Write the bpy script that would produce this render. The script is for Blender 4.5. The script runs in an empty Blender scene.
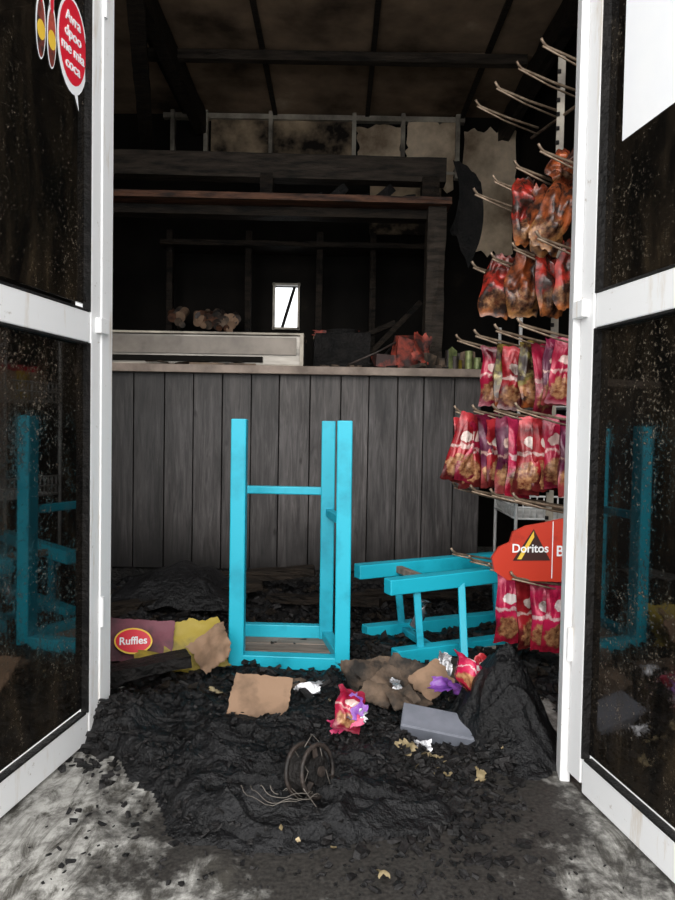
import bpy, math, random
from mathutils import Vector, Matrix, noise, Euler
random.seed(7)
S = bpy.context.scene
COL = S.collection

# ---------------------------------------------------------------- materials
def new_mat(name):
    m = bpy.data.materials.new(name); m.use_nodes = True
    nt = m.node_tree
    return m, nt, nt.nodes['Principled BSDF']
def N(nt, t, **kw):
    n = nt.nodes.new(t)
    for k, v in kw.items(): setattr(n, k, v)
    return n
def ramp(nt, fac, stops):
    r = N(nt, 'ShaderNodeValToRGB')
    el = r.color_ramp.elements
    while len(el) < len(stops): el.new(0.5)
    for e, (p, c) in zip(el, stops):
        e.position = p
        e.color = (*c, 1) if len(c) == 3 else c
    nt.links.new(fac, r.inputs[0]); return r.outputs[0]
def coords(nt, scale=(1,1,1), kind='Object'):
    tc = N(nt, 'ShaderNodeTexCoord'); mp = N(nt, 'ShaderNodeMapping')
    mp.inputs['Scale'].default_value = scale
    nt.links.new(tc.outputs[kind], mp.inputs[0]); return mp.outputs[0]
def noi(nt, vec, scale, detail=6, rough=.6, dist=0):
    n = N(nt, 'ShaderNodeTexNoise')
    n.inputs['Scale'].default_value = scale; n.inputs['Detail'].default_value = detail
    n.inputs['Roughness'].default_value = rough; n.inputs['Distortion'].default_value = dist
    nt.links.new(vec, n.inputs['Vector']); return n.outputs['Fac']
def mix(nt, fac, a, b, mode='MIX'):
    m = N(nt, 'ShaderNodeMix', data_type='RGBA', blend_type=mode)
    for sock, v in ((m.inputs[0], fac), (m.inputs[6], a), (m.inputs[7], b)):
        if isinstance(v, (int, float)): sock.default_value = v
        elif isinstance(v, tuple): sock.default_value = (*v, 1)
        else: nt.links.new(v, sock)
    return m.outputs[2]
def M_(nt, op, a, b=0.0, c=None):
    m = N(nt, 'ShaderNodeMath', operation=op)
    for i, v in enumerate((a, b) if c is None else (a, b, c)):
        if isinstance(v, (int, float)): m.inputs[i].default_value = v
        else: nt.links.new(v, m.inputs[i])
    return m.outputs[0]
def bump(nt, b, h, strength=.3, dist=.01):
    n = N(nt, 'ShaderNodeBump'); n.inputs['Strength'].default_value = strength
    n.inputs['Distance'].default_value = dist
    nt.links.new(h, n.inputs['Height']); nt.links.new(n.outputs[0], b.inputs['Normal'])
def noisy(name, c1, c2, scale=8, rough=.6, bs=.3, bd=.01, metal=0, stretch=(1,1,1), lo=.35, hi=.65, c3=None, detail=8, spec=.5):
    m, nt, b = new_mat(name)
    v = coords(nt, stretch); n = noi(nt, v, scale, detail)
    st = [(lo, c1), (hi, c2)]
    if c3: st.append((min(hi+.12, 1), c3))
    nt.links.new(ramp(nt, n, st), b.inputs['Base Color'])
    b.inputs['Roughness'].default_value = rough; b.inputs['Metallic'].default_value = metal
    b.inputs['Specular IOR Level'].default_value = spec
    if bs: bump(nt, b, noi(nt, v, scale*4, 6), bs, bd)
    return m

m_char = noisy('char_black', (.004,.004,.004), (.016,.014,.013), 14, .5, .9, .02, spec=.22)
m_charwood = noisy('charred_wood', (.004,.0035,.003), (.028,.020,.014), 6, .6, .8, .015, stretch=(1,6,6), spec=.18)
m_beam = noisy('charred_beam', (.009,.007,.005), (.052,.039,.029), 6, .6, .6, .012, stretch=(1,6,6), spec=.2)
m_charwood2 = noisy('charred_shelf_wood', (.015,.008,.006), (.14,.06,.032), 6, .6, .5, .01, stretch=(1,6,6), spec=.3)
m_melt = noisy('melted_black', (.002,.002,.0024), (.009,.009,.010), 9, .36, 1.0, .02, spec=.34)
m_coal = noisy('coal_bits', (.003,.003,.003), (.020,.018,.018), 30, .5, .5, .01, spec=.3)
m_soot = noisy('sooty_wall', (.0025,.002,.0015), (.008,.0065,.005), 2.5, .8, .3, .01, c3=(.022,.017,.012), spec=.12)
m_gyps = noisy('scorched_plasterboard', (.012,.009,.007), (.46,.34,.22), 2.6, .85, .3, .01, lo=.42, hi=.64, spec=.2)
m_gypl = noisy('plasterboard', (.20,.14,.09), (.80,.63,.45), 3, .85, .3, .01, spec=.2)
m_stud = noisy('sooty_steel_stud', (.12,.10,.08), (.46,.41,.33), 5, .5, .2, .005, metal=.1)
m_shelfw = noisy('chromed_wire', (.45,.44,.42), (.75,.74,.72), 5, .4, .1, .002)
m_ceil = noisy('smoked_ceiling_board', (.05,.034,.022), (.30,.21,.14), 2.0, .8, .3, .01, c3=(.54,.42,.30), lo=.32, hi=.64, spec=.2)
m_blue = noisy('turquoise_paint', (.0,.25,.35), (.012,.42,.56), 5, .42, .25, .003, lo=.28, hi=.5)
m_blued = noisy('turquoise_paint_sooty', (.0,.12,.17), (.01,.38,.52), 9, .5, .3, .004, lo=.3, hi=.5)
m_board = noisy('old_board', (.12,.09,.07), (.28,.22,.18), 7, .7, .4, .006, stretch=(1,5,1))
m_cardb = noisy('cardboard', (.08,.05,.03), (.28,.175,.11), 8, .8, .3, .005, lo=.3, hi=.55)
m_cardd = noisy('scorched_cardboard', (.012,.010,.008), (.17,.115,.078), 9, .8, .5, .008, lo=.40, hi=.64)
m_cardy = noisy('olive_carton', (.05,.04,.015), (.34,.25,.03), 6, .6, .3, .005, lo=.36, hi=.52)
m_maroon = noisy('maroon_carton', (.03,.010,.012), (.16,.04,.06), 6, .6, .3, .006, lo=.34, hi=.5)
m_red = noisy('red_print', (.10,.012,.010), (.52,.040,.018), 5, .45, .1, .003, lo=.3, hi=.45)
m_redflat = noisy('red_sticker', (.62,.012,.03), (.72,.018,.04), 5, .4, 0)
m_paper = noisy('white_paper', (.85,.86,.88), (.9,.9,.9), 4, .6, 0)
m_dark = noisy('dark_print', (.03,.01,.01), (.05,.015,.012), 5, .5, 0)
m_yel = noisy('yellow_print', (.75,.45,.03), (.85,.6,.08), 5, .5, 0)
m_wire = noisy('rusty_wire', (.13,.085,.055), (.33,.25,.18), 30, .45, .2, .002, metal=.5)
m_thin = noisy('burnt_thin_wire', (.07,.06,.05), (.18,.16,.14), 30, .5, .2, .002, metal=.3)
m_steel = noisy('brushed_steel', (.12,.108,.092), (.34,.31,.27), 3, .35, .1, .002, metal=.3, stretch=(1,8,8))
m_panel = noisy('stained_panel', (.07,.055,.042), (.27,.23,.19), 2.5, .5, .1, .003)
m_rust = noisy('rust', (.012,.010,.009), (.065,.048,.040), 16, .5, .6, .008, metal=.3)
m_foil = noisy('foil', (.35,.35,.37), (.75,.75,.78), 14, .25, .6, .01, metal=.7)
m_greybox = noisy('grey_box', (.09,.10,.12), (.20,.21,.25), 6, .5, .3, .004)
m_leaf = noisy('dry_scrap', (.16,.12,.055), (.44,.35,.21), 20, .7, .3, .004)
m_greencan = noisy('green_tin', (.10,.13,.05), (.35,.38,.16), 18, .4, .3, .004, metal=.3)
m_redcloth = noisy('burnt_red_box', (.03,.012,.01), (.40,.06,.035), 12, .6, .5, .01, lo=.42, hi=.62)
m_purple = noisy('purple_foil', (.08,.025,.20), (.30,.10,.46), 20, .3, .5, .006)
m_magenta = noisy('magenta_foil', (.40,.02,.09), (.72,.10,.22), 20, .3, .5, .006)

def white_mat():
    m, nt, b = new_mat('white_powdercoat')
    st = noi(nt, coords(nt, (6, 6, .8)), 3, 8, .7); n = noi(nt, coords(nt), 30, 6, .7)
    c = ramp(nt, st, [(.30, (.62,.54,.44)), (.44, (.83,.83,.83))])
    c = mix(nt, 1.0, c, ramp(nt, n, [(.27, (.45,.38,.30)), (.36, (1,1,1))]), 'MULTIPLY')
    nt.links.new(c, b.inputs['Base Color']); b.inputs['Roughness'].default_value = .4
    return m
m_white = white_mat()

def wood_plank():
    m, nt, b = new_mat('weathered_plank')
    v = coords(nt, (7, 7, .55)); g = noi(nt, v, 6, 9, .65, 1.2)
    v2 = coords(nt, (1, 1, 1)); big = noi(nt, v2, 2.0, 4); sk = noi(nt, coords(nt, (4,4,.6)), 3, 6, .7)
    at = N(nt, 'ShaderNodeAttribute', attribute_name='tint')
    c = ramp(nt, g, [(.3, (.024,.022,.022)), (.55, (.086,.078,.077)), (.75, (.155,.143,.142))])
    c = mix(nt, 1.0, c, at.outputs['Color'], 'MULTIPLY')
    c = mix(nt, 1.0, c, ramp(nt, sk, [(.36, (.5,.48,.47)), (.55, (1,1,1))]), 'MULTIPLY')
    kv = N(nt, 'ShaderNodeTexVoronoi'); kv.inputs['Scale'].default_value = 3.5
    nt.links.new(coords(nt, (2.2, 2.2, 1)), kv.inputs['Vector'])
    kn = ramp(nt, kv.outputs['Distance'], [(.035, (.2,.17,.15)), (.09, (1,1,1))])
    c = mix(nt, 1.0, c, kn, 'MULTIPLY')
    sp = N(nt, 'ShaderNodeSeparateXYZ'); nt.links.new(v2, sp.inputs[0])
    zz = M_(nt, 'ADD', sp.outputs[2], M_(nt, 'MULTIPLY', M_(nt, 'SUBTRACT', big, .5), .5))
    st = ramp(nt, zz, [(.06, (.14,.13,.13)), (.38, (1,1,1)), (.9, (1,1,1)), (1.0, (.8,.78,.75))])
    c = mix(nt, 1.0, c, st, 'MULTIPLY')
    nt.links.new(c, b.inputs['Base Color']); b.inputs['Roughness'].default_value = .5
    b.inputs['Specular IOR Level'].default_value = .35
    bump(nt, b, g, .4, .004); return m
m_plank = wood_plank()

def floor_mat():
    m, nt, b = new_mat('sooty_concrete')
    v = coords(nt); n1 = noi(nt, v, 3.2, 9, .65, .3); n2 = noi(nt, v, 28, 6, .7); n3 = noi(nt, v, 110, 3)
    n4 = noi(nt, coords(nt,(2.5,1,1)), 7, 8, .75, .8)
    sp = N(nt, 'ShaderNodeSeparateXYZ'); nt.links.new(v, sp.inputs[0])
    base = ramp(nt, n2, [(.3, (.20,.19,.175)), (.6, (.46,.45,.42))])
    base = mix(nt, 1.0, base, ramp(nt, n4, [(.40, (.16,.15,.135)), (.56, (1,1,1))]), 'MULTIPLY')
    dx = M_(nt, 'MULTIPLY', M_(nt, 'ADD', sp.outputs[0], -.10), 1.55)
    dy = M_(nt, 'MULTIPLY', M_(nt, 'MINIMUM', M_(nt, 'ADD', sp.outputs[1], -1.6), 0.0), 1.1)
    d = M_(nt, 'SQRT', M_(nt, 'ADD', M_(nt, 'MULTIPLY', dx, dx), M_(nt, 'MULTIPLY', dy, dy)))
    f = M_(nt, 'ADD', d, M_(nt, 'MULTIPLY', M_(nt, 'SUBTRACT', n1, .5), 1.9))
    f = M_(nt, 'ADD', f, M_(nt, 'MULTIPLY', M_(nt, 'SUBTRACT', n2, .5), .7))
    soot = ramp(nt, f, [(.62, (1,1,1)), (.95, (0,0,0))])
    fine = ramp(nt, n3, [(.3, (.011,.010,.009)), (.7, (.052,.047,.042))])
    c = mix(nt, soot, base, fine)
    nt.links.new(c, b.inputs['Base Color']); b.inputs['Roughness'].default_value = .6
    b.inputs['Specular IOR Level'].default_value = .3
    bump(nt, b, n2, .35, .006); return m
m_floor = floor_mat()

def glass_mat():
    m, nt, b = new_mat('sooty_glass_refl_streaks')
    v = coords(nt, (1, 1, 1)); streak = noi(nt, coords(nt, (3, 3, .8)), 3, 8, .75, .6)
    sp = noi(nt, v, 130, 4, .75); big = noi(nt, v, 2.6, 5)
    c = ramp(nt, streak, [(.44, (.004,.0035,.003)), (.60, (.016,.012,.008)), (.78, (.065,.046,.026))])  # streaks: brown soot, plus an ochre reflected stripe painted in as colour
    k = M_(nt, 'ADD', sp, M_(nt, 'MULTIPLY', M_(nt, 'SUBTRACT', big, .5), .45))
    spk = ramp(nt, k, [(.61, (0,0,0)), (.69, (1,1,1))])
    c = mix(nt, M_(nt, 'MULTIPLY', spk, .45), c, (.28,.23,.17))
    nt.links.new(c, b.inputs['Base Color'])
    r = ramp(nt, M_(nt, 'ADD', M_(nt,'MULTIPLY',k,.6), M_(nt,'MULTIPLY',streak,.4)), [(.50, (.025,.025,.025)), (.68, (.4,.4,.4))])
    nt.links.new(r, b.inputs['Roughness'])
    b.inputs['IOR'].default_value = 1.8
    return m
m_glass = glass_mat()

def bag_mat(name, top, body, low, logo, metal=.1, burnt=0.0):
    m, nt, b = new_mat(name)
    tc = N(nt, 'ShaderNodeTexCoord'); s = N(nt, 'ShaderNodeSeparateXYZ'); nt.links.new(tc.outputs['UV'], s.inputs[0])
    ob = coords(nt); n = noi(nt, ob, 22, 5); n2 = noi(nt, ob, 60, 4); n3 = noi(nt, ob, 9, 5, .7); n5 = noi(nt, ob, 45, 3)
    U, V = s.outputs[0], s.outputs[1]
    vv = M_(nt, 'ADD', V, M_(nt, 'MULTIPLY', M_(nt, 'SUBTRACT', n, .5), .22))
    c = ramp(nt, vv, [(.0, low), (.24, low), (.34, body), (.84, body), (.90, top)])
    wob = M_(nt, 'MULTIPLY', M_(nt, 'SUBTRACT', n5, .5), 1.6)
    du = M_(nt, 'MULTIPLY', M_(nt, 'SUBTRACT', U, .45), 2.0); dv = M_(nt, 'MULTIPLY', M_(nt, 'SUBTRACT', V, .24), 4.6)
    e = M_(nt, 'ADD', M_(nt, 'ADD', M_(nt, 'MULTIPLY', du, du), M_(nt, 'MULTIPLY', dv, dv)), wob)
    c = mix(nt, ramp(nt, e, [(.45, (1,1,1)), (.7, (0,0,0))]), c,
            ramp(nt, n2, [(.35, (.16,.04,.02)), (.65, (.50,.26,.12))]))
    if not burnt or burnt < .6:
        du = M_(nt, 'MULTIPLY', M_(nt, 'SUBTRACT', U, .52), 2.7); dv = M_(nt, 'MULTIPLY', M_(nt, 'SUBTRACT', V, .66), 10)
        e = M_(nt, 'ADD', M_(nt, 'ADD', M_(nt, 'MULTIPLY', du, du), M_(nt, 'MULTIPLY', dv, dv)), M_(nt, 'MULTIPLY', wob, .6))
        c = mix(nt, ramp(nt, e, [(.5, (1,1,1)), (.66, (0,0,0))]), c, logo)
        band = M_(nt, 'ABSOLUTE', M_(nt, 'SUBTRACT', vv, .50)); c = mix(nt, ramp(nt, M_(nt,'ADD',band,M_(nt,'MULTIPLY',wob,.06)), [(.012, (.6,.6,.6)), (.03, (0,0,0))]), c, logo)
    c = mix(nt, 1.0, c, ramp(nt, n3, [(.34, (.20,.15,.14)), (.54, (1,1,1))]), 'MULTIPLY')
    if burnt:
        c = mix(nt, ramp(nt, n, [(.5-burnt*.15, (0,0,0)), (.60, (1,1,1))]), c, (.03,.014,.010))
    nt.links.new(c, b.inputs['Base Color'])
    b.inputs['Roughness'].default_value = .22; b.inputs['Metallic'].default_value = metal
    bump(nt, b, n, .35, .008); return m
m_bags = [
 bag_mat('packet_magenta', (.30,.02,.05), (.36,.012,.045), (.20,.012,.03), (.66,.46,.42)),
 bag_mat('packet_plum',    (.20,.015,.05), (.10,.010,.040), (.30,.05,.05), (.62,.40,.32)),
 bag_mat('packet_crimson', (.45,.03,.04), (.32,.015,.022), (.10,.012,.012), (.72,.60,.54)),
 bag_mat('packet_scorched',(.26,.05,.02), (.42,.10,.03), (.40,.18,.06), (.55,.22,.08), burnt=.9),
 bag_mat('packet_olive',   (.22,.16,.04), (.20,.16,.04), (.26,.07,.02), (.62,.5,.22), burnt=.3),
 bag_mat('packet_pink',    (.55,.03,.10), (.52,.015,.075), (.33,.012,.035), (.80,.72,.70)),
 bag_mat('packet_scorched_red',(.30,.03,.015), (.42,.03,.02), (.40,.13,.04), (.55,.22,.08), burnt=.75),
]

# ---------------------------------------------------------------- mesh builder
class MB:
    def __init__(s): s.v=[]; s.f=[]; s.m=[]; s.uv=[]; s.mats=[]; s.smooth=[]; s.tint=[]
    def mi(s, mat):
        if mat not in s.mats: s.mats.append(mat)
        return s.mats.index(mat)
    def add(s, vs, fs, mat, uvs=None, smooth=False, tint=(1,1,1)):
        o=len(s.v); s.v += [tuple(v) for v in vs]; i=s.mi(mat)
        for f in fs:
            s.f.append([o+k for k in f]); s.m.append(i); s.smooth.append(smooth); s.tint.append(tint)
            s.uv.append([uvs[k] for k in f] if uvs else [(0,0)]*len(f))
    def box(s, c, d, mat, rot=None, jit=0, tint=(1,1,1)):
        R = rot if isinstance(rot, Matrix) else (Euler(rot).to_matrix() if rot else Matrix.Identity(3))
        vs=[]
        for sx in (-.5,.5):
            for sy in (-.5,.5):
                for sz in (-.5,.5):
                    p=Vector((sx*d[0],sy*d[1],sz*d[2]))
                    if jit: p+=Vector([random.uniform(-jit,jit)*k for k in d])
                    vs.append(R@p+Vector(c))
        s.add(vs, [(0,1,3,2),(4,6,7,5),(0,4,5,1),(2,3,7,6),(0,2,6,4),(1,5,7,3)], mat, tint=tint)
    def beam(s, p1, p2, w, t, mat, up=(0,0,1)):
        p1,p2=Vector(p1),Vector(p2); x=(p2-p1); L=x.length; x.normalize(); up=Vector(up)
        if abs(x.dot(up))>.98: up=Vector((0,1,0))
        y=up.cross(x).normalized(); z=x.cross(y)
        s.box((p1+p2)/2, (L,w,t), mat, Matrix((x,y,z)).transposed())
    def rough_beam(s, p1, p2, w, t, mat, n=26, amp=.012, seed=0):
        p1,p2=Vector(p1),Vector(p2); x=(p2-p1).normalized(); up=Vector((0,0,1))
        if abs(x.dot(up))>.98: up=Vector((0,1,0))
        y=up.cross(x).normalized(); z=x.cross(y); vs=[]; K=12
        for i in range(n+1):
            c=p1.lerp(p2,i/n)
            for k in range(K):
                a=2*math.pi*(k+.5)/K; ca,sa=math.cos(a),math.sin(a)
                q=max(abs(ca),abs(sa)); px,pz=ca/q*w/2, sa/q*t/2
                d=1+ (noise.noise(Vector((i*.7+seed,ca*2,sa*2)))*amp*14)
                vs.append(c+y*px*d+z*pz*d)
        fs=[(i*K+k,i*K+(k+1)%K,(i+1)*K+(k+1)%K,(i+1)*K+k) for i in range(n) for k in range(K)]
        fs+= [tuple(range(K))[::-1], tuple(n*K+k for k in range(K))]
        s.add(vs,fs,mat)
    def cyl(s, p1, p2, r, mat, n=10, r2=None):
        p1,p2=Vector(p1),Vector(p2); x=(p2-p1).normalized(); r2=r if r2 is None else r2
        up=Vector((0,0,1)) if abs(x.z)<.95 else Vector((1,0,0))
        y=up.cross(x).normalized(); z=x.cross(y); vs=[]
        for c,rr in ((p1,r),(p2,r2)):
            for k in range(n):
                a=2*math.pi*k/n; vs.append(c+y*math.cos(a)*rr+z*math.sin(a)*rr)
        s.add(vs,[(k,(k+1)%n,n+(k+1)%n,n+k) for k in range(n)],mat,smooth=True)
        s.add(vs,[tuple(range(n))[::-1],tuple(range(n,2*n))],mat)
    def tube(s, pts, r, mat, n=6):
        pts=[Vector(p) for p in pts]; vs=[]
        for i,p in enumerate(pts):
            t=(pts[min(i+1,len(pts)-1)]-pts[max(i-1,0)]).normalized()
            up=Vector((0,0,1)) if abs(t.z)<.95 else Vector((1,0,0))
            y=up.cross(t).normalized(); z=t.cross(y)
            for k in range(n):
                a=2*math.pi*k/n; vs.append(p+y*math.cos(a)*r+z*math.sin(a)*r)
        L=len(pts)
        s.add(vs,[(i*n+k,i*n+(k+1)%n,(i+1)*n+(k+1)%n,(i+1)*n+k) for i in range(L-1) for k in range(n)]
              +[tuple(range(n))[::-1],tuple((L-1)*n+k for k in range(n))],mat,smooth=True)
    def grid(s, fn, nu, nv, mat, smooth=True):
        vs=[fn(i/nu,j/nv) for j in range(nv+1) for i in range(nu+1)]; W=nu+1
        uv=[(i/nu,j/nv) for j in range(nv+1) for i in range(nu+1)]
        s.add(vs,[(j*W+i,j*W+i+1,(j+1)*W+i+1,(j+1)*W+i) for j in range(nv) for i in range(nu)],mat,uv,smooth)
    def sheet(s, c, w, h, mat, rot=(0,0,0), crump=.01, th=.004, fr=6, n=14, bend=0, ragged=.0):
        R=Euler(rot).to_matrix(); c=Vector(c); sd=random.uniform(0,99)
        def P(u,v,off):
            x=(u-.5)*w; y=(v-.5)*h
            if ragged:
                x*=1+ragged*(noise.noise(Vector((v*4,sd,1)))+.6*noise.noise(Vector((v*17,sd,1)))); y*=1+ragged*(noise.noise(Vector((u*4,sd,9)))+.6*noise.noise(Vector((u*17,sd,9))))
            z=noise.noise(Vector((x*fr+sd,y*fr,sd)))*crump*2+abs(noise.noise(Vector((x*fr*2.3,y*fr*2.3,sd+4))))*crump+bend*(u-.5)**2
            return R@Vector((x,y,z+off))+c
        s.grid(lambda u,v:P(u,v,th),n,n,mat); s.grid(lambda u,v:P(1-u,v,0),n,n,mat)
    def drape(s, cx, cy, rx, ry, th, mat, rz, hf):
        # solidified melt puddle draped over the rubble, folded like a tarpaulin, ragged rim
        sd=random.uniform(0,99); nr,na=26,90; vs=[]; cr,sr=math.cos(rz),math.sin(rz)
        for i in range(nr+1):
            f=i/nr
            for k in range(na):
                a=2*math.pi*k/na
                q=1+.38*noise.noise(Vector((math.cos(a)*1.4+sd,math.sin(a)*1.4,sd)))+.16*noise.noise(Vector((math.cos(a)*5+sd,math.sin(a)*5,sd)))+.06*noise.noise(Vector((math.cos(a)*14+sd,math.sin(a)*14,sd)))
                lx,ly=rx*f*q*math.cos(a),ry*f*q*math.sin(a); x,y=cx+lx*cr-ly*sr,cy+lx*sr+ly*cr
                wx=x+noise.noise(Vector((x*7,y*7,sd)))*.06; wy=y+noise.noise(Vector((x*7,y*7,sd+5)))*.06
                fo=max(0,1-abs(noise.noise(Vector((wx*9,wy*16,sd))))*3.2)**2
                f2=max(0,1-abs(noise.noise(Vector((wx*24,wy*30,sd+2))))*3)**2
                edge=(max(0,1-f**5))**.5
                z=max(hf(x,y),0)+edge*(th+fo*th*1.3+f2*th*.4)
                vs.append(Vector((x,y,z if i<nr else max(hf(x,y),0)-.012)))
        s.add(vs,[(i*na+k,(i+1)*na+k,(i+1)*na+(k+1)%na,i*na+(k+1)%na) for i in range(nr) for k in range(na)],mat,smooth=True)
    def bag(s, top, w, h, T, yaw, mat, tilt=0, lean=0, crump=1.0, rot=None):
        sd=random.uniform(0,99); R=rot or Euler((tilt,lean,yaw)).to_matrix(); top=Vector(top)
        nu,nv=16,26
        for side in (1,-1):
            def P(u,v):
                t=v; sx=(u-.5)*2*side
                belly=max(0,math.sin(math.pi*min(max((t-.05)/.9,0),1)))**.7*max(0,1-sx*sx)**.6
                ww=w*(.5-.045*max(0,math.sin(math.pi*t))**.5)
                if crump>2: ww*=.40+.75*math.sin(math.pi*min(1,(1-t)*.75+.08))
                wr=noise.noise(Vector((sx*1.6+sd,t*4,sd)))*.013*crump+noise.noise(Vector((sx*3.5+sd,t*3,sd+8)))*.008*crump
                edge=0 if (u in (0,1)) else 1
                y=-side*(T*.5*belly+.0008)+wr*belly*edge
                x=sx*ww+noise.noise(Vector((t*3,sd,3)))*.008*crump
                z=-(1-t)*h+noise.noise(Vector((sx*2,sd,t)))*.008*crump
                y+=noise.noise(Vector((t*2.5,sd,7)))*.015*crump
                return R@Vector((x,y,z))+top
            vs=[P(i/nu,j/nv) for j in range(nv+1) for i in range(nu+1)]; W=nu+1
            uv=[((i/nu if side==1 else 1-i/nu),j/nv) for j in range(nv+1) for i in range(nu+1)]
            s.add(vs,[(j*W+i,j*W+i+1,(j+1)*W+i+1,(j+1)*W+i) for j in range(nv) for i in range(nu)],mat,uv,True)
    def obj(s, name, parent=None, bevel=0, loc=None):
        me=bpy.data.meshes.new(name); me.from_pydata(s.v,[],s.f)
        for m in s.mats: me.materials.append(m)
        uvl=me.uv_layers.new(name='UVMap'); ca=me.color_attributes.new('tint','FLOAT_COLOR','CORNER')
        uvl=me.uv_layers['UVMap']
        k=0
        for i,p in enumerate(me.polygons):
            p.material_index=s.m[i]; p.use_smooth=s.smooth[i]
            for q in s.uv[i]:
                uvl.data[k].uv=q; ca.data[k].color=(*s.tint[i],1); k+=1
        me.update()
        o=bpy.data.objects.new(name,me); COL.objects.link(o)
        if parent: o.parent=parent
        if bevel:
            b=o.modifiers.new('bevel','BEVEL'); b.width=bevel; b.segments=2; b.limit_method='ANGLE'
        return o
def empty(name, loc=(0,0,0), rz=0):
    e=bpy.data.objects.new(name,None); COL.objects.link(e); e.location=loc; e.rotation_euler=(0,0,rz)
    e.empty_display_size=.1; return e
def text(name, body, size, mat, parent, loc, rot, ext=.0008, shear=0):
    cu=bpy.data.curves.new(name,'FONT'); cu.body=body; cu.size=size; cu.extrude=ext
    cu.align_x='CENTER'; cu.align_y='CENTER'; cu.shear=shear; cu.offset=.0006
    cu.materials.append(mat); o=bpy.data.objects.new(name,cu); COL.objects.link(o)
    o.parent=parent; o.location=loc; o.rotation_euler=rot; return o

# ---------------------------------------------------------------- room shell
XL,XR,YB,ZC=-1.65,1.25,5.0,3.02
def facY(x): return 1.865-(x+.63)*.163
b=MB(); b.box((0,1.5,-.05),(9,9,.1),m_floor); b.obj('floor')
b=MB(); b.box((XL-.05,3.4,1.5),(.1,3.4,3.1),m_soot); b.obj('wall_left')
b=MB(); b.box((XR+.05,3.3,1.5),(.1,3.5,3.1),m_soot); b.obj('wall_right')
b=MB(); T=.1; y=YB+.05
wx0,wx1,wz0,wz1=-.465,-.29,1.53,1.84
b.box(((XL+wx0)/2,y,1.5),(wx0-XL,T,3.1),m_soot); b.box(((XR+wx1)/2,y,1.5),(XR-wx1,T,3.1),m_soot)
b.box(((wx0+wx1)/2,y,wz0/2),(wx1-wx0,T,wz0),m_soot); b.box(((wx0+wx1)/2,y,(wz1+3.05)/2),(wx1-wx0,T,3.05-wz1),m_soot)
b.obj('wall_back')
b=MB()
for xx in (wx0,wx1): b.box((xx,YB-.01,(wz0+wz1)/2),(.014,.04,wz1-wz0+.02),m_stud)
for zz in (wz0,wz1): b.box(((wx0+wx1)/2,YB-.01,zz),(wx1-wx0+.02,.04,.014),m_stud)
b.rough_beam((wx0+.06,YB-.02,wz0+.0),(wx1-.03,YB-.02,wz1-.02),.016,.020,m_char,n=8)
b.obj('window_1')
b=MB()
for x0,x1 in ((XL,-.68),(.61,XR)):  # unseen facade: open side bays and high header shaped to let daylight in
    xm=(x0+x1)/2; L=(x1-x0)
    b.box((xm,facY(xm),.3),(L*1.013,.08,.6),m_white,(0,0,-.1616))
    b.box((xm,facY(xm),2.85),(L*1.013,.08,.4),m_white,(0,0,-.1616))
xm=(-.68+.61)/2; b.box((xm,facY(xm),2.9),(1.31,.08,.3),m_white,(0,0,-.1616))
b.obj('wall_front')
b=MB()
b.box((XL+.03,facY(XL)+.03,1.6),(.05,.06,2.1),m_white); b.box((XR-.03,facY(XR)+.03,1.6),(.05,.06,2.1),m_white)
b.obj('trim_1')
b=MB(); b.box((-.632,facY(-.632)+.02,1.4),(.024,.06,2.8),m_white,(0,0,-.16)); b.obj('trim_2',bevel=.003)
b=MB(); b.box((.568,facY(.568)+.02,1.4),(.024,.06,2.8),m_white,(0,0,-.16)); b.obj('trim_3',bevel=.003)
b=MB()
xs=[-1.65,-1.1,-.47,.17,.83,1.25]; ys=[1.5,2.6,3.35,4.15,5.0]
for i in range(5):
    for j in range(4):
        b.box(((xs[i]+xs[i+1])/2,(ys[j]+ys[j+1])/2,ZC+.01+random.uniform(0,.006)),(xs[i+1]-xs[i]-.008,ys[j+1]-ys[j]-.008,.02),m_ceil,(random.uniform(-.02,.02),random.uniform(-.02,.02),0))
b.box((-.2,3.3,ZC+.06),(3,3.6,.05),m_char)
b.obj('ceiling')
b=MB()
for x in xs[1:-1]: b.box((x,3.3,ZC-.012),(.03,3.3,.02),m_charwood)
b.rough_beam((-1.0,2.0,ZC-.09),(-.98,4.95,ZC-.09),.07,.14,m_charwood,seed=3)
b.rough_beam((-1.2,4.1,ZC-.06),(1.05,4.1,ZC-.06),.05,.055,m_beam,seed=5,amp=.004)
b.rough_beam((1.12,2.0,ZC-.1),(1.12,4.95,ZC-.1),.07,.14,m_charwood,seed=9)
b.rough_beam((-1.35,4.95,2.62),(-.95,3.2,ZC-.12),.08,.08,m_charwood,seed=12)
b.obj('ceiling_rafters')
b=MB(); yy=YB-.03
b.box((-.2,yy,ZC-.03),(2.1,.05,.035),m_stud)
b.box((-.2,yy-.01,2.62),(2.1,.04,.02),m_stud)
for x in (-1.18,-.95,-.50,.08,.42,.80): b.box((x,yy-.02,2.80),(.028,.05,.44),m_stud)
b.box((-.72,yy+.01,2.82),(.40,.02,.36),m_gyps); b.box((-.21,yy+.01,2.82),(.55,.02,.36),m_gyps)
b.sheet((.26,yy-.005,2.82),.30,.24,m_gypl,(math.pi/2,0,0),.01,.01,5,12,ragged=.25)
b.sheet((.62,yy-.005,2.76),.34,.46,m_gypl,(math.pi/2,.06,0),.01,.01,5,16,ragged=.25)
b.sheet((1.03,yy-.005,2.5),.36,.85,m_gypl,(math.pi/2,0,0),.01,.01,5,16,ragged=.15)
b.box((.45,yy+.012,2.45),(.5,.016,.5),m_gyps)
b.obj('wall_stud_frame')

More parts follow.
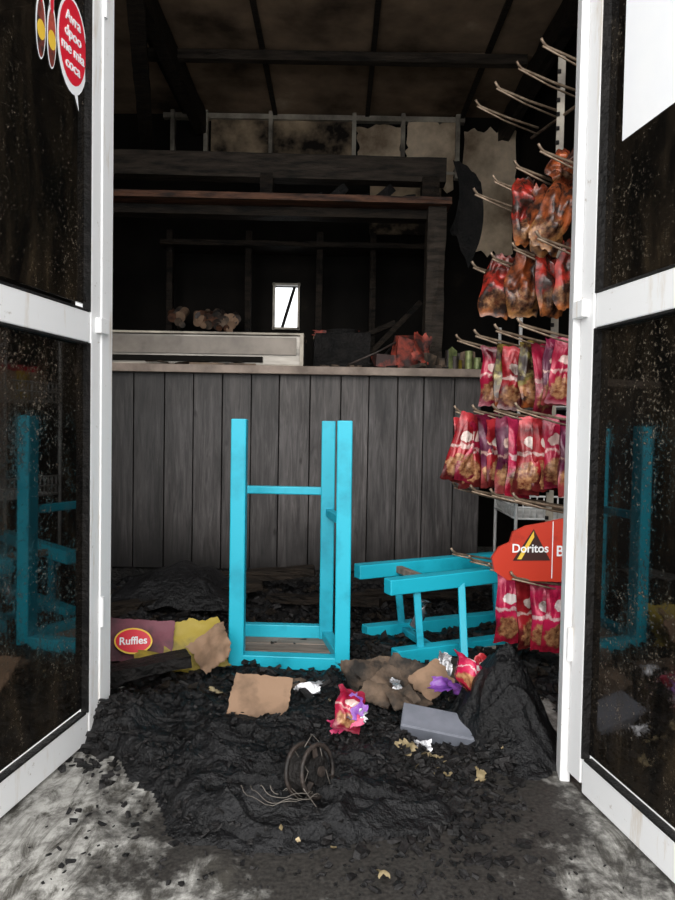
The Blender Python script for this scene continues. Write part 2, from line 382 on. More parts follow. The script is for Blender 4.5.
# ---------------------------------------------------------------- counter
e=empty('service_counter')
b=MB(); x=-1.62
while x<.73:
    w=random.choice([.135,.15,.16,.145]); w=min(w,.745-x)
    t=random.uniform(.72,1.22)*(.40+.62*min(1,max(0,(x+1.3)/1.3)))
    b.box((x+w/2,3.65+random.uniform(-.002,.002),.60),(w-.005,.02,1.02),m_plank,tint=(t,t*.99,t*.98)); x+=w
b.obj('planks',e,.002)
b=MB(); b.box((-.43,3.69,.56),(2.36,.05,1.10),m_char); b.box((.735,3.93,.56),(.02,.5,1.1),m_charwood); b.box((-.43,3.67,.05),(2.3,.03,.08),m_char)
b.obj('carcass',e)
b=MB(); b.box((-.43,3.86,1.13),(2.42,.54,.042),m_board); b.obj('worktop',e,.004)
e=empty('counter_canopy')
b=MB()
b.rough_beam((-1.6,4.02,2.31),(.585,4.02,2.29),.10,.135,m_beam,n=40,amp=.003,seed=1)
b.obj('top_beam',e)
b=MB(); b.rough_beam((-1.6,3.92,2.095),(.60,3.92,2.08),.16,.035,m_charwood2,n=40,amp=.004,seed=2)
b.rough_beam((-1.6,3.98,2.04),(.58,3.98,2.03),.10,.05,m_charwood,n=40,amp=.006,seed=6)
b.obj('shelf_board',e)
b=MB(); b.rough_beam((.52,3.95,1.154),(.53,3.95,2.08),.10,.12,m_beam,n=14,amp=.008,seed=4)
b.rough_beam((.50,4.0,2.08),(.50,4.0,2.25),.1,.1,m_charwood,n=4,seed=8)
b.rough_beam((-1.45,3.98,1.154),(-1.45,3.98,2.25),.1,.1,m_charwood,n=10,seed=18)
b.rough_beam((-.42,3.98,2.10),(-.42,3.98,2.25),.07,.07,m_charwood,n=4,seed=28)
for k in range(5):
    x=-.2+k*.13; b.rough_beam((x,3.95,2.10),(x+.09,3.97,2.12+.06*(k%2)),.06,.05,m_char,n=4,seed=k+60,amp=.02)
b.obj('posts',e)
b=MB()
b.grid(lambda u,v:Vector((.615+.16*u*(1-v*.3)+.05*math.sin(v*3),3.95+.1*v,2.34-.36*v-.10*u*v-.12*u*u+.03*noise.noise(Vector((u*4,v*4,1))))),16,16,m_char)
b.obj('sagging_sheet',e)

b=MB()
for x in (-1.15,-.62,-.14,.22,.62): b.rough_beam((x,4.78,.0),(x,4.78,2.15),.04,.05,m_charwood,n=12,seed=x*7)
for z in (1.2,1.42,2.05):
    if z==1.42: b.rough_beam((-1.2,4.80,z),(-.62,4.80,z),.2,.03,m_charwood,seed=z*5)
    else: b.rough_beam((-1.2,4.80,z),(.66,4.80,z),.22,.035,m_charwood,seed=z*5)
b.obj('burnt_back_shelving')
b=MB()
for i in range(30):
    x=random.uniform(-1.12,-.68); z=1.47+random.uniform(0,.10); r=random.uniform(.02,.04)
    b.cyl((x,4.70,z),(x+random.uniform(-.04,.04),4.80,z+random.uniform(-.02,.08)),r,random.choice([m_cardd,m_charwood2,m_rust,m_cardb]),12,r*.8)
b.obj('burnt_paper_cups')
b=MB(); b.sheet((-.02,4.66,1.45),.28,.05,m_redcloth,(1.3,0,.1),.015,ragged=.4); b.sheet((.0,4.66,1.42),.34,.04,m_cardb,(1.2,.05,0),.015); b.obj('scorched_paper_stack')

e=empty('chilled_display_cabinet')
b=MB(); x0,x1=-1.35,-.185
b.box(((x0+x1)/2,3.86,1.235),(x1-x0-.02,.30,.165),m_steel)
b.box(((x0+x1)/2,3.86,1.325),(x1-x0,.34,.012),m_stud); b.box(((x0+x1)/2,3.86,1.158),(x1-x0,.34,.012),m_stud)
b.box((x1-.01,3.70,1.24),(.02,.02,.17),m_stud); b.box((-.85,3.700,1.19),(.9,.012,.03),m_soot)
b.obj('body',e,.002)
b=MB(); b.box((-.75,3.702,1.262),(1.05,.010,.09),m_panel); b.obj('front_panel',e)
b=MB(); b.sheet((-.75,3.66,1.163),.5,.06,m_cardd,(0,0,.05),.012); b.box((-.6,3.64,1.158),(.34,.03,.01),m_cardd,(0,0,.05)); b.obj('charred_wooden_slat')
b=MB()
b.box((.36,3.75,1.245),(.13,.1,.16),m_redcloth,(0.05,.1,.3),.16); b.sheet((.43,3.70,1.26),.10,.16,m_redcloth,(1.4,.2,.2),.03,ragged=.4)
b.box((.28,3.74,1.19),(.18,.1,.06),m_redcloth,(0,.1,.2),.15); b.box((.46,3.72,1.2),(.07,.08,.09),m_cardd,(.1,.1,.6),.15)
b.obj('scorched_carton')
b=MB()
for i in range(11):
    x=.55+i*.019+random.uniform(-.01,.01); yv=3.64+random.uniform(0,.14); h=random.uniform(.05,.11)
    if i%2: b.cyl((x,yv,1.153),(x,yv,1.153+h),.02,random.choice([m_greencan,m_foil,m_rust]),14)
    else: b.box((x,yv,1.153+h/2),(.045,.03,h),random.choice([m_greencan,m_cardd,m_cardy,m_redcloth]),(0,0,i),.15)
b.obj('tins_and_jars')
b=MB()
for i in range(70):
    x=random.uniform(-.1,.7); s=random.uniform(.01,.045)
    b.box((x,random.uniform(3.62,4.05),1.154+s*.25),(s*random.uniform(1,2.5),s,s*.5),random.choice([m_char,m_charwood,m_cardd]),(random.uniform(-.2,.2),random.uniform(-.2,.2),random.uniform(0,3)),.2)
b.tube([(.05,3.7,1.17),(.2,3.72,1.24),(.34,3.75,1.32)],.006,m_rust)
b.tube([(.10,3.75,1.16),(.22,3.78,1.2),(.30,3.8,1.30)],.005,m_char)
b.obj('counter_ash_fragments')
b=MB(); b.box((.02,4.38,1.30),(.34,.3,.22),m_char,None,.04); b.cyl((.02,4.38,1.41),(.02,4.38,1.44),.1,m_char,20)
b.box((-.05,4.38,.6),(1.15,.4,1.18),m_char)
b.rough_beam((.1,4.3,1.2),(.5,4.35,1.62),.03,.03,m_charwood,seed=45); b.rough_beam((-.1,4.45,1.3),(.35,4.4,1.5),.03,.03,m_charwood,seed=44)
b.obj('burnt_stove')

# ---------------------------------------------------------------- glazed doors
def door(name, hx, hy, ang, side, zm):
    e=empty(name,(hx,hy,0),ang); W,H=.64,2.2; b=MB(); t=.045
    b.box((.028,0,H/2+.02),(.056,t,H-.02),m_white); b.box((W-.033,0,H/2+.02),(.066,t,H-.02),m_white)
    for z in (.05,zm,H-.03): b.box((W/2,0,z),(W-.12,t-.004,.078),m_white)
    b.obj('frame',e,.003)
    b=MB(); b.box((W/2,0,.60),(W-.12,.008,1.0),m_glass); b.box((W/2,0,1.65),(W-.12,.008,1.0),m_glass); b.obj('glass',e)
    b=MB()
    for z0,z1 in ((.09,zm-.04),(zm+.04,H-.07)):
        for xx in (.059,W-.069): b.box((xx,side*.012,(z0+z1)/2),(.005,.02,z1-z0),m_char)
        for zz in (z0+.002,z1-.002): b.box((W/2,side*.012,zz),(W-.14,.02,.005),m_char)
    b.obj('gasket',e)
    b=MB(); b.box((.01,side*.028,zm+.01),(.045,.02,.04),m_white)
    for z0 in (.3,1.9): b.cyl((.0,side*.026,z0),(.0,side*.026,z0+.08),.007,m_white)
    b.obj('lock_and_hinges',e,.002)
    return e
aL=math.atan2(-1,-.155); aR=math.atan2(-1,.187)
LX,LY=-.650,1.865
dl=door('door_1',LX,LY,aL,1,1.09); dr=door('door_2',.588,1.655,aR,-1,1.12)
def disc(b,cx,cz,rx,rz,y,mat,n=28):
    vs=[(cx+rx*math.cos(2*math.pi*k/n),y,cz+rz*math.sin(2*math.pi*k/n)) for k in range(n)]
    b.add(vs,[tuple(range(n))],mat)
es=empty('window_sticker',(LX,LY,0),aL)
sx_=.122
b=MB(); disc(b,sx_,1.765,.070,.115,.0055,m_paper); disc(b,sx_,1.772,.062,.100,.0062,m_redflat)
b.add([(sx_-.02,.006,1.68),(sx_+.01,.006,1.68),(sx_-.03,.006,1.62)],[(0,1,2)],m_paper)
b.obj('speech_bubble',es)
b=MB()
for i,cx in enumerate((.214,.258)):
    disc(b,cx,1.74,.020,.075,.0055,m_paper); disc(b,cx,1.735,.016,.066,.0062,m_redcloth); disc(b,cx,1.73,.016,.022,.0068,m_yel)
    disc(b,cx,1.82,.010,.035,.0055,m_paper); disc(b,cx,1.82,.007,.03,.0068,m_redflat)
b.obj('bottle_pictures',es)
for i,tx in enumerate(('Avra','dpoo','me mia','coca')):
    text('lettering_%d'%i,tx,.036,m_paper,es,(sx_,.0072,1.825-i*.037),(math.pi/2,0,math.pi))
ep=empty('paper_notice',(.588,1.655,0),aR)
b=MB(); b.add([(.120,-.0055,1.475),(.54,-.0055,1.49),(.54,-.0055,1.95),(.120,-.0055,1.95)],[(0,1,2,3)],m_paper); b.obj('paper',ep)

# ---------------------------------------------------------------- ground debris height field
def sst(a,b_,x):
    t=min(max((x-a)/(b_-a),0),1); return t*t*(3-2*t)
def nz(x,y,f,s=0): return noise.noise(Vector((x*f+s,y*f,s)))
def H(x,y):
    wob=nz(x,y,4,3)*.16+nz(x,y,11,5)*.06
    ex=(x+.17-.10*(1.9-y))/(.44); ey=(y-1.90)/(.56)
    d=math.sqrt(ex*ex+ey*ey)+wob
    m=1-sst(.80,1.0,d)
    wx=x+nz(x,y,6,21)*.07; wy=y+nz(x,y,6,22)*.07
    fold=1-abs(noise.noise(Vector((wx*4,wy*7,2)))*2.4)
    fold2=1-abs(noise.noise(Vector((wx*10+2,wy*15,6)))*2.2)
    lump=abs(nz(x,y,22,31))
    h=m*(.006+.026*max(fold,0)**2+.016*max(fold2,0)**2+.018*lump+.008*(1-min(d,1)))
    d=math.hypot((x+.60)/.17,(y-1.89)/.15)+wob*1.4; h=max(h,(1-sst(.3,1.05,d))*(.070+.03*fold2+.03*lump))
    d=math.hypot((x-.475)/.17,(y-1.92)/.25)+wob*.8; h=max(h,(1-sst(.0,1.0,d))*(.185+.03*fold2+.02*lump))
    d=math.hypot((x-.18)/.42,(y-2.05)/.25)+wob; h=max(h,(1-sst(.5,1.1,d))*(.015+.035*abs(nz(x,y,18,4))))
    c=sst(2.05,2.45,y+nz(x,y,5,1)*.2)
    far=sst(2.75,3.2,y); flat=.45+.55*far
    if x<-.42: flat=.9
    h=max(h,c*flat*(.012+.05*abs(nz(x,y,9,11))+.03*abs(nz(x,y,25,12))+.06*max(0,nz(x,y,2.5,14))))
    h+=(nz(x,y,40,1)*.003 if h>.01 else 0)
    return h
deb=empty('burnt_debris_heap')
b=MB(); st=.0098; X0,X1,Y0,Y1=-1.3,1.1,1.2,3.62
nx=int((X1-X0)/st); ny=int((Y1-Y0)/st); hs={}; idx={}; vs=[]; fs=[]
for j in range(ny+1):
    for i in range(nx+1): hs[i,j]=H(X0+i*st,Y0+j*st)
def vid(i,j):
    if (i,j) not in idx:
        idx[i,j]=len(vs); vs.append((X0+i*st,Y0+j*st,max(hs[i,j],0)-.001 if hs[i,j]>.004 else -.004))
    return idx[i,j]
for j in range(ny):
    for i in range(nx):
        if max(hs[i,j],hs[i+1,j],hs[i,j+1],hs[i+1,j+1])>.004:
            fs.append((vid(i,j),vid(i+1,j),vid(i+1,j+1),vid(i,j+1)))
b.add(vs,fs,m_melt,smooth=True); b.obj('melted_mass',deb)
b=MB()
def H5(x,y): return (H(x,y)+H(x+.02,y)+H(x-.02,y)+H(x,y+.02)+H(x,y-.02))/5
for (x,y,rx,ry,th,rz) in ((-.08,1.53,.29,.14,.020,-.08),(-.34,1.74,.21,.13,.015,-.35),(-.16,1.88,.17,.10,.012,.2),(-.46,1.98,.16,.09,.014,.2),
        (.47,1.90,.13,.15,.022,.2),(.05,1.70,.14,.07,.010,.4)):
    b.drape(x,y,rx,ry,th,m_melt,rz,H5)
b.obj('melted_sheets',deb)
b=MB()
def frag(x,y,s,mat,dz=0):
    el=random.uniform(1,2.4)
    b.box((x,y,max(H(x,y),0)+s*.22+dz),(s*el,s,s*.6),mat,(random.uniform(-.5,.5),random.uniform(-.5,.5),random.uniform(0,3.1)),.22)
for i in range(4200):
    x=random.uniform(-1.1,.95); y=random.uniform(2.05,3.55)
    frag(x,y,random.choice([.006,.008,.012,.016,.022])*random.uniform(.7,1.2),random.choice([m_coal,m_coal,m_char,m_charwood]))
for i in range(2400):
    x=random.gauss(.20,.14); y=random.gauss(1.74,.20)
    if y>1.2 and x<.45: frag(x,y,random.choice([.004,.006,.009,.014])*random.uniform(.7,1.3),m_coal)
for i in range(1500):
    x=random.uniform(-.58,.4); y=random.uniform(1.25,2.1)
    if H(x,y)>.006 or random.random()<.2: frag(x,y,random.uniform(.003,.009),m_coal,random.choice([0,.018]))
for i in range(260):
    x=random.gauss(-.56,.06); y=random.gauss(1.84,.10)
    frag(x,y,random.choice([.006,.010,.014]),m_coal)
for i in range(200):
    x=random.uniform(-.60,.55); y=random.uniform(1.05,1.6); frag(x,y,random.uniform(.0015,.005),m_coal)
b.obj('charcoal_fragments',deb)
b=MB()
for p1,p2,w in (((-.95,2.9,.06),(-.35,3.25,.10),.06),((-.3,3.2,.05),(.2,3.0,.09),.05),((.0,3.1,.07),(.6,3.35,.07),.05),((-.7,3.4,.08),(-.1,3.4,.14),.07),((.15,3.3,.06),(.62,3.1,.1),.04)):
    b.rough_beam(p1,p2,w,w*.7,m_charwood,n=12,amp=.02,seed=p1[0]*9)
b.rough_beam((-.68,2.10,.085),(-.46,2.20,.105),.08,.035,m_char,n=10,amp=.01,seed=70)
b.obj('charred_timbers',deb)
b=MB()
b.grid(lambda u,v:Vector((-1.02+.62*u,2.95+.55*v,.05+.13*math.sin(math.pi*u)*math.sin(math.pi*v)**.7+.05*abs(nz(u,v,5,3)))),26,26,m_melt)
b.obj('burnt_sack',deb)
b=MB()
for i in range(26):
    x,y=random.choice([(random.gauss(.22,.08),random.gauss(1.76,.06)),(random.uniform(-.5,.45),random.uniform(1.35,2.5))])
    s=random.uniform(.006,.014); b.sheet((x,y,max(H(x,y),0)+.006),s*1.4,s,m_leaf,(random.uniform(-.4,.4),random.uniform(-.4,.4),random.uniform(0,3)),.004,.001,40,4)
for x,y,s in ((.185,1.72,.035),(.235,1.73,.028),(.27,1.75,.02),(-.36,2.12,.035),(.10,1.28,.022),(.36,1.66,.022)):
    b.sheet((x,y,max(H(x,y),0)+.012),s*1.3,s,m_leaf,(random.uniform(-.3,.3),random.uniform(-.3,.3),random.uniform(0,3)),.01,.0015,30,8,ragged=.5)
b.obj('paper_scraps',deb)

# ---------------------------------------------------------------- stools
e=empty('turquoise_bar_stool')
FL=Vector((-.335,2.40,.004)); FR=Vector((.030,2.38,.004)); BR=Vector((-.030,2.66,.004)); BL=Vector((-.372,2.67,.004))
zt=.867; b=MB()
for p,dx,top in ((FL,.0,zt),(FR,-.005,zt),(BR,-.003,zt),(BL,.0,zt-.01)):
    b.beam(p,(p.x+dx,p.y,top),.052,.052,m_blue)
b.obj('legs',e,.004)
b=MB()
def rail(p,q,z,w=.035,t=.06,mat=m_blued):
    b.beam((p.x,p.y,z),(q.x,q.y,z),w,t,mat)
rail(FL,FR,.035,.05,.045,m_blue); rail(FR,BR,.04,.04,.055,m_blue); rail(BL,BR,.055,.035,.06,m_blue); rail(BL,FL,.04,.04,.055)
b.obj('seat_rails',e,.003)
b=MB()
for p,q,z in ((BL,BR,.60),(FR,BR,.52),(BL,FL,.52)): rail(p,q,z,.028,.030,m_blue)
b.obj('footrests',e,.004)
b=MB()
for k in range(3):
    f=(k+.5)/3; p=FL.lerp(BL,f); q=FR.lerp(BR,f); b.beam((p.x+.01,p.y,.028),(q.x-.01,q.y,.028),.085,.02,m_board)
b.obj('seat_slats',e,.002)

e=empty('turquoise_bar_stool.001')
A=Vector((.185,2.45,.285)); A2=Vector((.86,2.76,.30)); B=Vector((.085,2.70,.285)); B2=Vector((.75,3.02,.29))
C=Vector((.215,2.45,.035)); C2=Vector((.88,2.76,.03)); D=Vector((.12,2.74,.035)); D2=Vector((.77,3.03,.03))
b=MB()
for p,q in ((A,A2),(B,B2),(C,C2),(D,D2)): b.beam(p,q,.052,.055,m_blue)
b.obj('legs',e,.004)
b=MB()
f=.24
b.beam(A.lerp(A2,f-.08),C.lerp(C2,f-.09),.026,.024,m_blued); b.beam(B.lerp(B2,f),D.lerp(D2,f),.028,.026,m_blued); b.beam(B.lerp(B2,f),A.lerp(A2,f),.028,.026,m_board)
b.beam(D.lerp(D2,f),C.lerp(C2,f),.028,.026,m_blued)
b.beam(A.lerp(A2,.42),(.45,2.36,.0),.026,.026,m_blue)
b.obj('footrests',e,.003)
b=MB()
for f in (.93,):
    for p,q in ((A.lerp(A2,f),B.lerp(B2,f)),(A.lerp(A2,f),C.lerp(C2,f)),(B.lerp(B2,f),D.lerp(D2,f)),(C.lerp(C2,f),D.lerp(D2,f))): b.beam(p,q,.06,.035,m_blued)
b.obj('seat_rails',e,.003)
b=MB()
off=Vector((.03,.013,0))
for k in range(4):
    f=(k+.5)/4; b.beam((A2.lerp(C2,f)+off),(B2.lerp(D2,f)+off),.022,.06,m_board)
b.obj('seat_slats',e)

# ---------------------------------------------------------------- packet display rack
e=empty('wire_display_rack')
bd=Vector((-.28,.96,0)); hd=Vector((-.96,-.28,0)); O=Vector((.90,2.38,0))
def base(s): return O+bd*s
b=MB()
post=base(.30); b.box((post.x,post.y,1.12),(.028,.045,2.24),m_stud,(0,0,-.28)); 
for k in range(40):
    b.box((post.x-.016,post.y-.022,.15+k*.052),(.014,.01,.014),m_char,(0,0,-.28))
b.obj('post',e,.002)
b=MB(); b.beam(post+Vector((.1,0,.02)),post+hd*.3+Vector((0,0,.02)),.04,.03,m_stud); b.beam(base(-.05)+Vector((0,0,.02)),base(.5)+Vector((0,0,.02)),.04,.03,m_stud)
b.obj('foot',e,.002)
rows=[2.09,1.755,1.475,1.19,.915,.62,.36]
b=MB()
for r,z in enumerate(rows):
    L=.27 if r<3 else .33
    b.tube([base(-.04)+Vector((0,0,z-.07)),base(.50)+Vector((0,0,z-.07))],.006,m_wire)
    for k in range(4):
        s=k*.15; B0=base(s)+Vector((0,0,z-.05)); tip=B0+hd*L+Vector((0,0,.05))
        pts=[B0,B0.lerp(tip,.5)+Vector((0,0,-.004)),B0.lerp(tip,.95),tip+Vector((0,0,.010)),tip+hd*.006+Vector((0,0,.020))]
        b.tube(pts,.0048,m_wire)
        b.tube([B0+Vector((0,0,-.025)),B0.lerp(tip,.55)+Vector((0,0,-.02)),tip+Vector((0,0,-.004))],.0034,m_wire)
b.obj('hooks',e)

ep=empty('hanging_snack_packets')
def brow(name,n,z,h,w,p0,p1,mats,T=.05,cr=1.0,yaw0=.25,zj=.01,lj=.10):
    b=MB()
    for i in range(n):
        f=i/(max(n-1,1)); x=p0[0]+(p1[0]-p0[0])*f; y=p0[1]+(p1[1]-p0[1])*f
        b.bag((x,y+random.uniform(-.015,.015),z+random.uniform(-zj,zj)),w*random.uniform(.92,1.08),h*random.uniform(.93,1.05),T,
              yaw0+random.uniform(-.4,.4),mats[i%len(mats)],tilt=random.uniform(-.08,.08),lean=random.uniform(-lj,lj)+.05,crump=cr)
    b.obj(name,ep)
B_=m_bags
brow('packets_1',2,1.81,.12,.13,(.74,2.44),(.80,2.40),[B_[3]],.05,2.8,zj=.02,lj=.5)
brow('packets_2',3,1.73,.25,.12,(.655,2.52),(.77,2.42),[B_[6],B_[3],B_[3]],.07,2.8,zj=.04,lj=.35)
brow('packets_3',4,1.475,.24,.13,(.61,2.64),(.785,2.40),[B_[6],B_[3],B_[6]],.06,2.3,zj=.02,lj=.22)
brow('packets_4',7,1.155,.24,.095,(.59,2.68),(.78,2.38),[B_[0],B_[4],B_[2],B_[4],B_[0],B_[1]],.04,1.4)
brow('packets_5',10,.895,.27,.105,(.485,2.66),(.785,2.38),[B_[2],B_[0],B_[1],B_[2],B_[1],B_[5],B_[2]],.045,1.4,lj=.16)
brow('packets_6',4,.335,.25,.10,(.615,2.44),(.765,2.34),[B_[5],B_[2],B_[5]],.04,1.0)
b=MB(); b.bag((.50,2.62,.90),.09,.26,.045,.2,B_[2],lean=.30,crump=1.2); b.obj('packet_leaning',ep)
e=empty('printed_display_header',(.668,2.31,.455),.12)
b=MB(); pts=[(-.10,-.105),(-.145,-.075),(-.155,-.03),(-.13,.005),(-.095,.02),(-.085,.055),(-.04,.075),(.02,.085),(.08,.098),(.15,.105),(.15,-.115),(.02,-.11)]
n=len(pts); th=.006
b.add([(x,-th,z) for x,z in pts]+[(x,th,z) for x,z in pts],[tuple(range(n)),tuple(range(2*n-1,n-1,-1))]+[(i,i+n,(i+1)%n+n,(i+1)%n) for i in range(n)],m_red)
b.obj('board',e)
b=MB(); yv=-.0075
b.add([(-.085,yv,-.040),(.045,yv,-.040),(-.015,yv,.065)],[(0,1,2)],m_dark); b.add([(.050,yv,-.10),(.053,yv,-.10),(.053,yv,.09),(.050,yv,.09)],[(0,1,2,3)],m_paper)
b.obj('triangle_print',e)
b=MB()
b.add([(-.07,yv-.001,-.035),(-.055,yv-.001,-.035),(-.013,yv-.001,.038),(-.015,yv-.001,.058)],[(0,1,2,3)],m_yel); b.obj('yellow_flash',e)
text('lettering',"Doritos",.040,m_paper,e,(-.026,-.0095,.0),(math.pi/2,0,0))
text('lettering_2',"BIT",.050,m_paper,e,(.098,-.0095,-.01),(math.pi/2,0,0))

# wire shelf beside the counter, with jars (also mirrored in the door glass)
e=empty('wire_shelf_stand')
b=MB(); sx0,sx1,sy0,sy1=.80,1.2,3.10,3.5
for x in (sx0,sx1):
    for y in (sy0,sy1): b.tube([(x,y,0),(x,y,1.35)],.008,m_shelfw)
for z in (.45,.95):
    for dz in (0,.05,.10):
        b.tube([(sx0,sy0,z+dz),(sx1,sy0,z+dz)],.005,m_shelfw); b.tube([(sx0,sy0,z+dz),(sx0,sy1,z+dz)],.005,m_shelfw); b.tube([(sx1,sy0,z+dz),(sx1,sy1,z+dz)],.005,m_shelfw)
    for k in range(14):
        y=sy0+(sy1-sy0)*k/13; b.tube([(sx0,y,z),(sx1,y,z)],.0035,m_shelfw); b.tube([(sx0,y,z),(sx0,y,z+.1)],.0035,m_shelfw)
        x=sx0+(sx1-sx0)*k/13; b.tube([(x,sy0,z),(x,sy0,z+.1)],.0035,m_shelfw)
b.obj('frame',e)
b=MB()
for z in (.955,):
    for k in range(6):
        x=sx0+.06+.06*k
        for y in (3.17,3.27,3.37):
            b.cyl((x,y,z+.005),(x,y,z+.15),.024,random.choice([m_gypl,m_redflat,m_magenta,m_yel]),12); b.cyl((x,y,z+.15),(x,y,z+.18),.022,m_redflat,12)
b.obj('jars',e)

# ---------------------------------------------------------------- cartons and litter
def onto(x,y,d=0): return (x,y,max(H(x,y),0)+d)
e=empty('snack_carton')
b=MB(); b.sheet((-.65,2.33,.115),.21,.14,m_maroon,(1.25,.06,.10),.006,.004,7,16,ragged=.08); b.obj('printed_panel',e)
b=MB()
b.sheet((-.475,2.36,.085),.20,.19,m_cardy,(.85,-.1,.35),.014,.006,6,18,ragged=.18); b.sheet((-.56,2.27,.06),.18,.07,m_cardy,(.4,.1,.1),.01,.006,5,ragged=.2)
b.obj('carton_side',e)
b=MB(); b.sheet((-.40,2.30,.10),.13,.13,m_cardb,(.7,-.6,.2),.02,.005,9,14,ragged=.2); b.obj('torn_flap',e)
es=empty('logo_group'); es.parent=e; es.location=(-.665,2.305,.122); es.rotation_euler=(1.25,.06,.10)
b=MB()
def disc2(b,rx,ry,z,mat):
    n=26; b.add([(rx*math.cos(2*math.pi*k/n),ry*math.sin(2*math.pi*k/n),z) for k in range(n)],[tuple(range(n))],mat)
disc2(b,.062,.042,.010,m_yel); disc2(b,.057,.037,.011,m_redflat); b.obj('logo',es)
text('lettering','Ruffles',.034,m_paper,es,(0,0,.0125),(0,0,.1))

b=MB(); b.sheet(onto(-.205,1.95,.055),.165,.13,m_cardb,(.65,.05,-.10),.005,.004,5,16,ragged=.10); b.sheet(onto(-.15,2.12,.03),.12,.05,m_cardd,(.2,.1,.2),.01,.004,8,12,ragged=.3); b.obj('cardboard_piece')
b=MB()
for (x,y,w_,h_,r) in ((.10,2.14,.14,.14,(.6,.2,.5)),(.17,2.10,.13,.11,(.4,-.3,1.0)),(.22,2.18,.12,.12,(.8,.3,-.3)),(.14,2.22,.15,.10,(.7,-.1,.1)),(.06,2.2,.08,.11,(.5,.5,.8)),(.13,2.02,.10,.08,(.3,.2,-.4)),(.20,1.98,.08,.07,(.4,-.3,.3))):
    b.sheet(onto(x,y,.035),w_,h_,m_cardd,r,.014,.004,9,16,ragged=.14)
b.obj('cardboard_piece.001')
b=MB(); b.sheet(onto(.30,2.10,.05),.11,.10,m_cardb,(.5,-.35,.5),.012,.004,9,14,ragged=.15); b.sheet(onto(.42,2.25,.05),.16,.1,m_cardd,(.5,.1,-.3),.01,.004,7,14,ragged=.2); b.sheet(onto(.24,2.0,.03),.09,.06,m_cardd,(.4,.2,.9),.012,.004,9,12,ragged=.2); b.obj('cardboard_piece.002')
b=MB()
c=Vector(onto(.305,1.86,.048)); R3=Euler((.34,.13,-.14)).to_matrix()
b.box(c,(.235,.085,.008),m_greybox,R3); 
for dx,dy,sx,sy in ((0,-.042,.235,.006),(0,.042,.235,.006),(-.115,0,.006,.085),(.115,0,.006,.085)):
    b.box(c+R3@Vector((dx,dy,-.028)),(sx,sy,.06),m_greybox,R3)
b.obj('grey_metal_tray',bevel=.002)
b=MB(); b.sheet(onto(.24,1.79,.02),.045,.03,m_foil,(.5,.2,.3),.012,.001,20,10,ragged=.3); b.sheet(onto(.35,2.20,.07),.04,.09,m_foil,(1.0,.2,.3),.02,.001,20,10,ragged=.3); b.sheet(onto(-.07,2.07,.02),.08,.03,m_foil,(.3,0,.2),.015,.001,20,10,ragged=.4); b.sheet(onto(.19,2.05,.05),.03,.07,m_foil,(.9,0,.2),.015,.001,20,10,ragged=.4); b.obj('crumpled_foil')
R=lambda a,b_,c:Euler((a,b_,c)).to_matrix()
b=MB(); b.bag(onto(.052,1.87,.092),.08,.11,.045,0,B_[0],rot=R(-.6,.35,.2),crump=1.4)
b.sheet((.055,1.83,.065+H(.05,1.85)),.06,.06,m_purple,(.9,-.3,.4),.012,.002,20,12,ragged=.4)
b.sheet((.035,1.82,.018+H(.04,1.85)),.09,.04,m_magenta,(.7,-.2,.2),.012,.002,20,12,ragged=.4); b.sheet((.065,1.82,.038+H(.04,1.85)),.05,.03,m_foil,(.9,.3,.2),.010,.002,20,12,ragged=.4); b.obj('snack_packet')
b=MB(); b.bag(onto(.385,1.99,.09),.12,.11,.04,0,B_[5],rot=R(-.9,.6,.5),crump=1.6); b.obj('snack_packet.001')
b=MB(); b.sheet(onto(.34,2.02,.07),.12,.05,m_purple,(.7,.2,.3),.02,.001,20,12,ragged=.4); b.obj('purple_wrapper')
b=MB(); b.bag(onto(.44,2.13,.13),.06,.09,.03,0,B_[2],rot=R(-.4,-.5,.2),crump=1.6); b.obj('snack_packet.002')
b=MB()
b.tube([(.30,2.60,.10),(.33,2.6,.16),(.34,2.6,.2)],.02,m_foil,10); b.obj('plastic_bottle')

e=empty('rusty_cable_reel')
c=Vector((-.048,1.52,.088)); ax=Vector((.78,-.55,.22)).normalized()
u=ax.cross(Vector((0,0,1))).normalized(); w=ax.cross(u)
def ring(b,c,r,tr,mat,n=36,n2=8):
    vs=[]
    for i in range(n):
        a=2*math.pi*i/n; d=u*math.cos(a)+w*math.sin(a)
        for k in range(n2):
            q=2*math.pi*k/n2; vs.append(c+d*(r+tr*math.cos(q))+ax*tr*math.sin(q))
    b.add(vs,[(i*n2+k,i*n2+(k+1)%n2,((i+1)%n)*n2+(k+1)%n2,((i+1)%n)*n2+k) for i in range(n) for k in range(n2)],mat,smooth=True)
b=MB(); ring(b,c+ax*.022,.054,.005,m_rust); ring(b,c-ax*.022,.054,.005,m_rust)
b.cyl(c-ax*.025,c-ax*.018,.053,m_rust,30); b.cyl(c-ax*.03,c+ax*.03,.030,m_char,24); b.cyl(c-ax*.035,c+ax*.035,.011,m_rust,16)
b.cyl(c-ax*.02,c+ax*.012,.050,m_char,30)
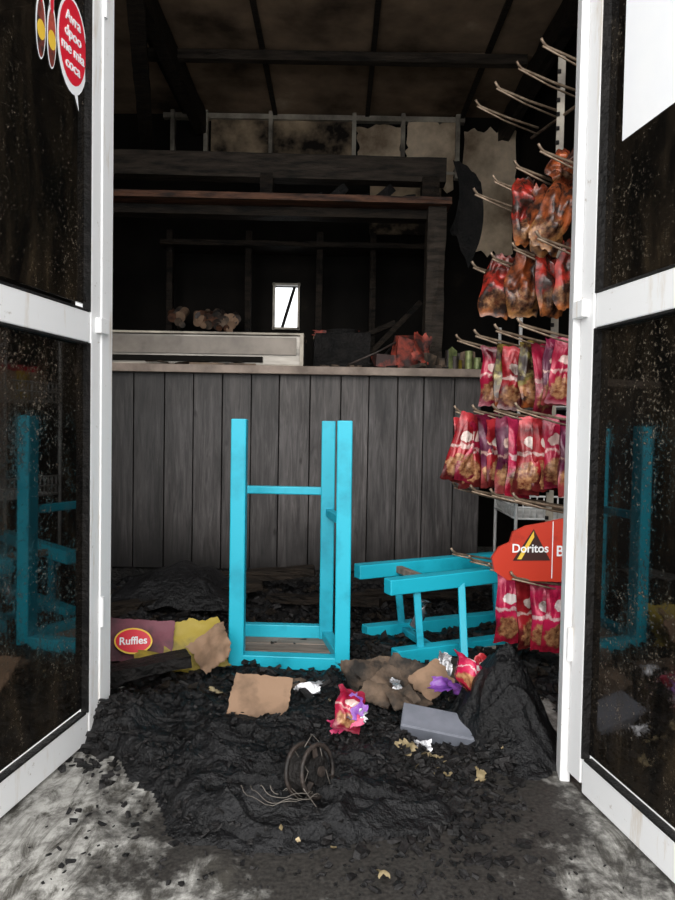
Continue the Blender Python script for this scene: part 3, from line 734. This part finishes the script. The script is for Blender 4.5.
for k in range(3):
    a=k*2.1+.5; d=u*math.cos(a)+w*math.sin(a); b.beam(c+ax*.022+d*.01,c+ax*.022+d*.055,.012,.004,m_rust)
b.obj('flanges',e)
b=MB()
for k in range(4):
    sd=k*3.3; pts=[]
    for i in range(34):
        t=i/33; a=t*math.pi*(1.3+.25*k); r=.035+.010*k
        x=-.085-.008*k+r*math.cos(a+k)*1.3; y=1.47+r*.45*math.sin(a+k)
        pts.append((x,y,max(H(x,y),.0)+.036+.012*noise.noise(Vector((t*5,sd,0)))))
    b.tube(pts,.0008,m_thin,5)
b.tube([(-.06,1.51,.145),(-.045,1.54,.16),(-.03,1.54,.145),(-.02,1.53,.11),(-.0,1.50,.06)],.001,m_thin,5)
b.tube([(-.08,1.51,.135),(-.05,1.48,.105),(-.06,1.46,.08),(-.03,1.44,.05)],.001,m_thin,5)
b.obj('loose_wire',e)

# ---------------------------------------------------------------- lights / world
w=bpy.data.worlds.new('overcast'); S.world=w; w.use_nodes=True
nt=w.node_tree; bg=nt.nodes['Background']; 
tc=N(nt,'ShaderNodeTexCoord'); sp=N(nt,'ShaderNodeSeparateXYZ'); nt.links.new(tc.outputs['Generated'],sp.inputs[0])
col=ramp(nt,sp.outputs[2],[(.0,(.84,.86,.88)),(.6,(1.0,1.0,1.0))]); nt.links.new(col,bg.inputs[0]); bg.inputs[1].default_value=1.6
sd=bpy.data.lights.new('sun','SUN'); sd.energy=1.7; sd.angle=math.radians(50); sd.color=(1,.97,.93)
so=bpy.data.objects.new('sun',sd); COL.objects.link(so); so.rotation_euler=(math.radians(62),0,math.radians(-6))

# ---------------------------------------------------------------- camera
cd=bpy.data.cameras.new('camera'); cd.sensor_fit='VERTICAL'; cd.sensor_height=36; cd.lens=28
co=bpy.data.objects.new('camera',cd); COL.objects.link(co); co.location=(0,0,.85)
co.rotation_euler=(math.radians(88),math.radians(-1.0),0); cd.clip_start=.02
S.camera=co
S.view_settings.view_transform='Standard'; S.view_settings.look='None'; S.view_settings.exposure=0.5
